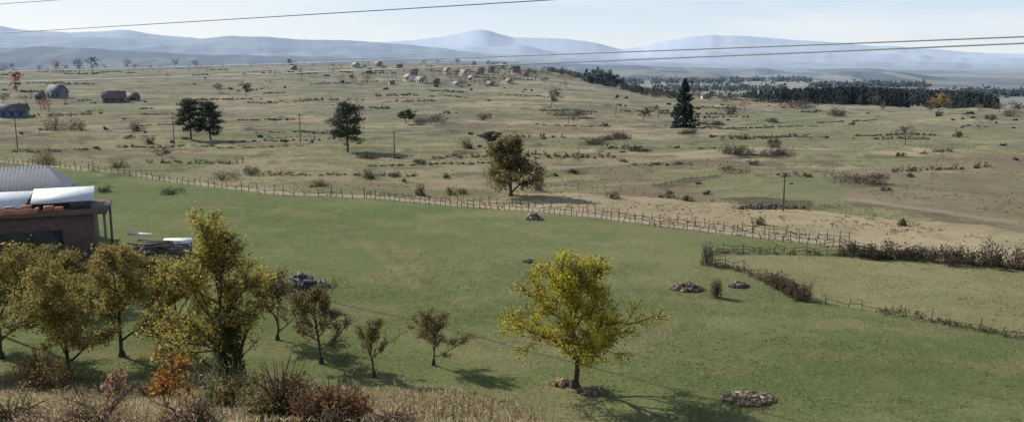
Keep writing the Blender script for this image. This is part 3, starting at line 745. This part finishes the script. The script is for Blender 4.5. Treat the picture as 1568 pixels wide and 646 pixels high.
def sheets(m):
    m.box(((u2(60)+u2(148))/2,5.2,zt+1.2),(u2(148)-u2(60),5.4,.10),.06,(.72,.75,.79),tilt=(.12,'X'))
    m.box(((u2(-155)+u2(56))/2,4.8,zt+1.0),(u2(56)-u2(-155),5.6,.10),-.02,(.74,.77,.81),tilt=(.14,'X'))
    m.box((u2(132),2.2,zt+.6),(u2(146)-u2(116),.12,.72),0,(.07,.07,.08))
part('white_roof_sheets',sheets,[ROOF])
def gable(m):
    x0,x1=u2(-160),u2(104); y0,y1=10.0,17.0; ze=zt+1.0; zr=zt+3.2; xr=u2(66)
    m.box(((x0+x1)/2,(y0+y1)/2,ze/2),(x1-x0-.6,y1-y0-.6,ze),0,(.45,.45,.45),1)
    V=[(x0,y0,ze),(x1,y0,ze),(xr,(y0+y1)/2,zr),(x0,(y0+y1)/2,zr),(x1,y1,ze),(x0,y1,ze)]
    V2=[(a,b,c-.12) for a,b,c in V]
    m.raw(V,[(0,1,2,3),(4,5,3,2)],(.17,.19,.23),0); m.raw([V[1],V[4],V[2],V[2]],[(0,1,2,3)],(.28,.31,.36),0)
    m.raw(V2,[(0,1,4,5)],(.3,.3,.3),0)
    for i in range(40):
        t=i/39; xx=x0+(xr-x0)*t; a=np.array([xx,(y0+y1)/2,zr+.01]); b=np.array([xx,y0,ze+.01])
        m.tube(np.array([a,b]),.014,4,(.16,.18,.22),0)
part('rear_gable_roof',gable,[ROOF,PLAS])
def openings(m):
    for uu in (98,):
        m.box((u2(uu),-.03,zt*.55),(1.3,.14,1.3),0,(.03,.03,.035)); m.box((u2(uu),-.09,zt*.55-.72),(1.5,.2,.1),0,(.2,.19,.17))
part('windows',openings,[PLAS])

def bale(u,v,r,seed):
    rng=np.random.default_rng(seed); p,s=G(u,v); R=r*s; c=p+[0,0,R*.95]; m=M()
    th=np.linspace(0,2*math.pi,25)[:-1]; ys=np.array([-.62,-.6,-.45,.45,.6,.62]); rs=np.array([.02,.8,1,1,.8,.02])*R
    V=[]
    for k in range(6):
        for t in th: V.append(c+np.array([math.cos(t)*rs[k],ys[k]*1.1,math.sin(t)*rs[k]])*(1)+rng.normal(0,.015,3))
    Q=[(k*24+j,k*24+(j+1)%24,(k+1)*24+(j+1)%24,(k+1)*24+j) for k in range(5) for j in range(24)]
    m.raw(V,Q,(.055,.048,.042)); n=700; a=rng.uniform(0,6.28,n)
    q=np.stack([np.cos(a)*R*1.01,rng.uniform(-.6,.6,n),np.sin(a)*R*1.01],-1)+c
    m.quads(leafq(q,np.full(n,.25),rng,8,0),vary((.09,.078,.06),n,rng),0)
    n=300; a=rng.uniform(0,6.28,n); rq=rng.random(n)**.5*R*.9
    m.quads(leafq(np.stack([np.cos(a)*rq,np.full(n,-.7),np.sin(a)*rq],-1)+c,np.full(n,.2),rng,8,0),vary((.07,.06,.048),n,rng,.4),0)
    m.build('round_hay_bale',[HAYM],loc=tuple(p))
bale(28,412,29,1); bale(64,410,29,2); bale(-10,414,29,3)

E=bpy.data.objects.new('timber_pile',None); bpy.context.scene.collection.objects.link(E)
p,s=G(240,398); rng=np.random.default_rng(6); m=M()
for i in range(130):
    x=rng.uniform(-3.0,3.0); z=.15+rng.random()*1.8*(1-abs(x)/4.6); y=rng.uniform(-.9,.9)
    m.box(p+[x*.75,y,z],(rng.uniform(2.0,3.6),.18,.08),rng.normal(0,.16),np.array((.15,.135,.12))*rng.uniform(.5,2.0),0,tilt=(rng.normal(0,.12),'Y'))
m.build('planks',[WOOD],parent=E)
m=M(); q,_=G(272,386); m.box(q+[0,0,1.1],(2.8,1.8,.06),.1,(.74,.75,.74),0,tilt=(.10,'X')); m.box(q+[-3.9,.9,1.6],(2.2,1.3,.06),.3,(.62,.62,.6),0,tilt=(.12,'Y'))
for k in range(8): m.box(q+[-1.2+.35*k,-.1,.5],(.12,1.2,.95),.1,(.10,.09,.08),0)
m.build('white_sheets',[ROOF],parent=E)
fence('plank_fence',line([(195,404),(260,400),(300,396)]),.8,1.2,(.12,.1,.09),15,rails=3)

def house(name,u,v,wpx,hpx,wall,roof,rot=0,wfrac=.5,dep=.7):
    p,s=GC(u,v); W=wpx*s; Ht=hpx*s; hw=Ht*wfrac; D=W*dep
    E=bpy.data.objects.new(name,None); bpy.context.scene.collection.objects.link(E); E.location=tuple(p); E.rotation_euler[2]=rot
    m=M(); m.box((0,0,hw/2-.4),(W*.92,D*.9,hw+.8),0,wall)
    for sx in (-1,1):
        x=sx*W*.46; m.raw([(x,-D*.45,hw),(x,D*.45,hw),(x,0,Ht-.1),(x,0,Ht-.1)],[(0,1,2,3)],wall)
    o=m.build('walls',[PLAS]); o.parent=E
    m=M()
    for sy in (-1,1):
        a=[(-W/2,sy*D*.53,hw-.1),(W/2,sy*D*.53,hw-.1),(W/2,0,Ht),(-W/2,0,Ht)]
        m.raw(a+[(x,y,z+.15) for x,y,z in a],[(0,1,2,3),(4,5,6,7),(0,1,5,4),(1,2,6,5),(3,0,4,7)],roof)
    m.box((W*.2,D*.1,Ht),(.5,.5,1.2),0,(.3,.2,.16)); o=m.build('roof',[ROOF]); o.parent=E
    m=M()
    for k in (-.3,0,.3): m.box((k*W,-D*.45-.03,hw*.55),(.9,.1,min(1.1,hw*.5)),0,(.03,.03,.04))
    o=m.build('windows',[PLAS]); o.parent=E
WH=(.78,.76,.72); RED=(.34,.12,.075); DKR=(.14,.075,.055)
house('barn',22,180,40,20,(.12,.15,.25),(.08,.075,.09),.3,.5)
house('farmhouse',88,150,28,19,(.16,.17,.21),(.10,.10,.125),-.3,.45)
house('shed',62,152,14,9,(.14,.10,.08),(.12,.09,.08),.1)
house('farmhouse',175,156,34,16,(.17,.11,.085),(.16,.085,.065),.35,.35); house('shed',204,154,18,11,(.13,.10,.08),(.15,.085,.07),-.2,.4)
for i,(u,v,w_,h_,wl,rf) in enumerate([(626,124,15,10,WH,RED),(646,127,16,9,WH,(.26,.2,.18)),(634,115,13,9,(.5,.45,.38),RED),(712,117,14,10,WH,RED),(735,114,14,10,(.55,.5,.42),RED),
  (545,104,12,8,(.6,.57,.5),(.24,.16,.13)),(580,102,11,7,(.5,.45,.38),RED),(790,112,13,10,(.4,.34,.28),DKR),(770,106,12,9,(.6,.55,.48),RED),(668,128,11,7,(.3,.24,.2),DKR),(700,132,12,7,(.6,.56,.5),(.28,.2,.16)),(450,107,9,6,(.4,.36,.3),DKR),(600,130,9,6,WH,RED),(752,132,12,7,(.5,.45,.38),(.3,.2,.16)),(1080,152,12,7,WH,RED),
  (685,112,11,8,WH,RED),(752,112,12,9,(.6,.55,.48),DKR),(722,124,11,8,WH,(.3,.18,.14)),(805,118,11,8,(.5,.45,.4),RED),(612,106,10,7,(.6,.55,.48),DKR),(780,128,11,7,(.6,.57,.5),(.24,.17,.14)),(565,112,10,7,(.5,.45,.38),RED)]):
    house('village_house',u,v,w_,h_,wl,rf,(i*1.7)%1.2-.9,.55)

# ------------------------------------------------------------------ light, sky, camera
EL=math.radians(33); AZS=math.radians(-53)
Sd=Vector((math.sin(AZS)*math.cos(EL),math.cos(AZS)*math.cos(EL),math.sin(EL)))
L=bpy.data.lights.new('sun','SUN'); L.energy=4.9; L.angle=math.radians(.53); L.color=(1,.93,.82)
lo=bpy.data.objects.new('sun',L); bpy.context.scene.collection.objects.link(lo); lo.rotation_euler=Sd.to_track_quat('Z','Y').to_euler(); lo.location=(-60,40,80)
w=bpy.data.worlds.new('World'); bpy.context.scene.world=w; w.use_nodes=True; nt=w.node_tree
bg=nt.nodes['Background']; bg.inputs['Strength'].default_value=.115
sk=nt.nodes.new('ShaderNodeTexSky'); sk.sky_type='NISHITA'; sk.sun_disc=False; sk.sun_elevation=EL; sk.sun_rotation=AZS%(2*math.pi)
sk.altitude=900; sk.air_density=1.0; sk.dust_density=1.0; sk.ozone_density=1.0
tc=nt.nodes.new('ShaderNodeTexCoord')
sx=N(nt,'ShaderNodeSeparateXYZ'); nt.links.new(tc.outputs['Generated'],sx.inputs[0])
hz=mixc(nt,ramp(nt,sx.outputs[2],.0,.065,0,1),(7.5,7.9,8.3),(5.6,6.8,8.1))
hz=mixc(nt,ramp(nt,sx.outputs[0],-.65,.0,.7,0),hz,(8.3,8.5,8.5))
c=mixc(nt,ramp(nt,sx.outputs[2],.06,.45,.88,0),sk.outputs[0],hz)
n=noise(nt,2.2,6,.6,tc.outputs['Generated'],(1,1,7)); f=ramp(nt,n,.48,.72,0,.65)
c=mixc(nt,f,c,(8.2,8.4,8.5)); nt.links.new(c,bg.inputs['Color'])
cam=bpy.data.cameras.new('camera'); co=bpy.data.objects.new('camera',cam); bpy.context.scene.collection.objects.link(co)
co.location=(0,0,CAMZ); co.rotation_euler=(math.pi/2-PITCH,0,0)
cam.sensor_fit='HORIZONTAL'; cam.sensor_width=36; cam.lens=36*F/1568; cam.clip_start=.5; cam.clip_end=40000
bpy.context.scene.camera=co
sc=bpy.context.scene; sc.view_settings.view_transform='Standard'; sc.view_settings.look='None'; sc.view_settings.exposure=0
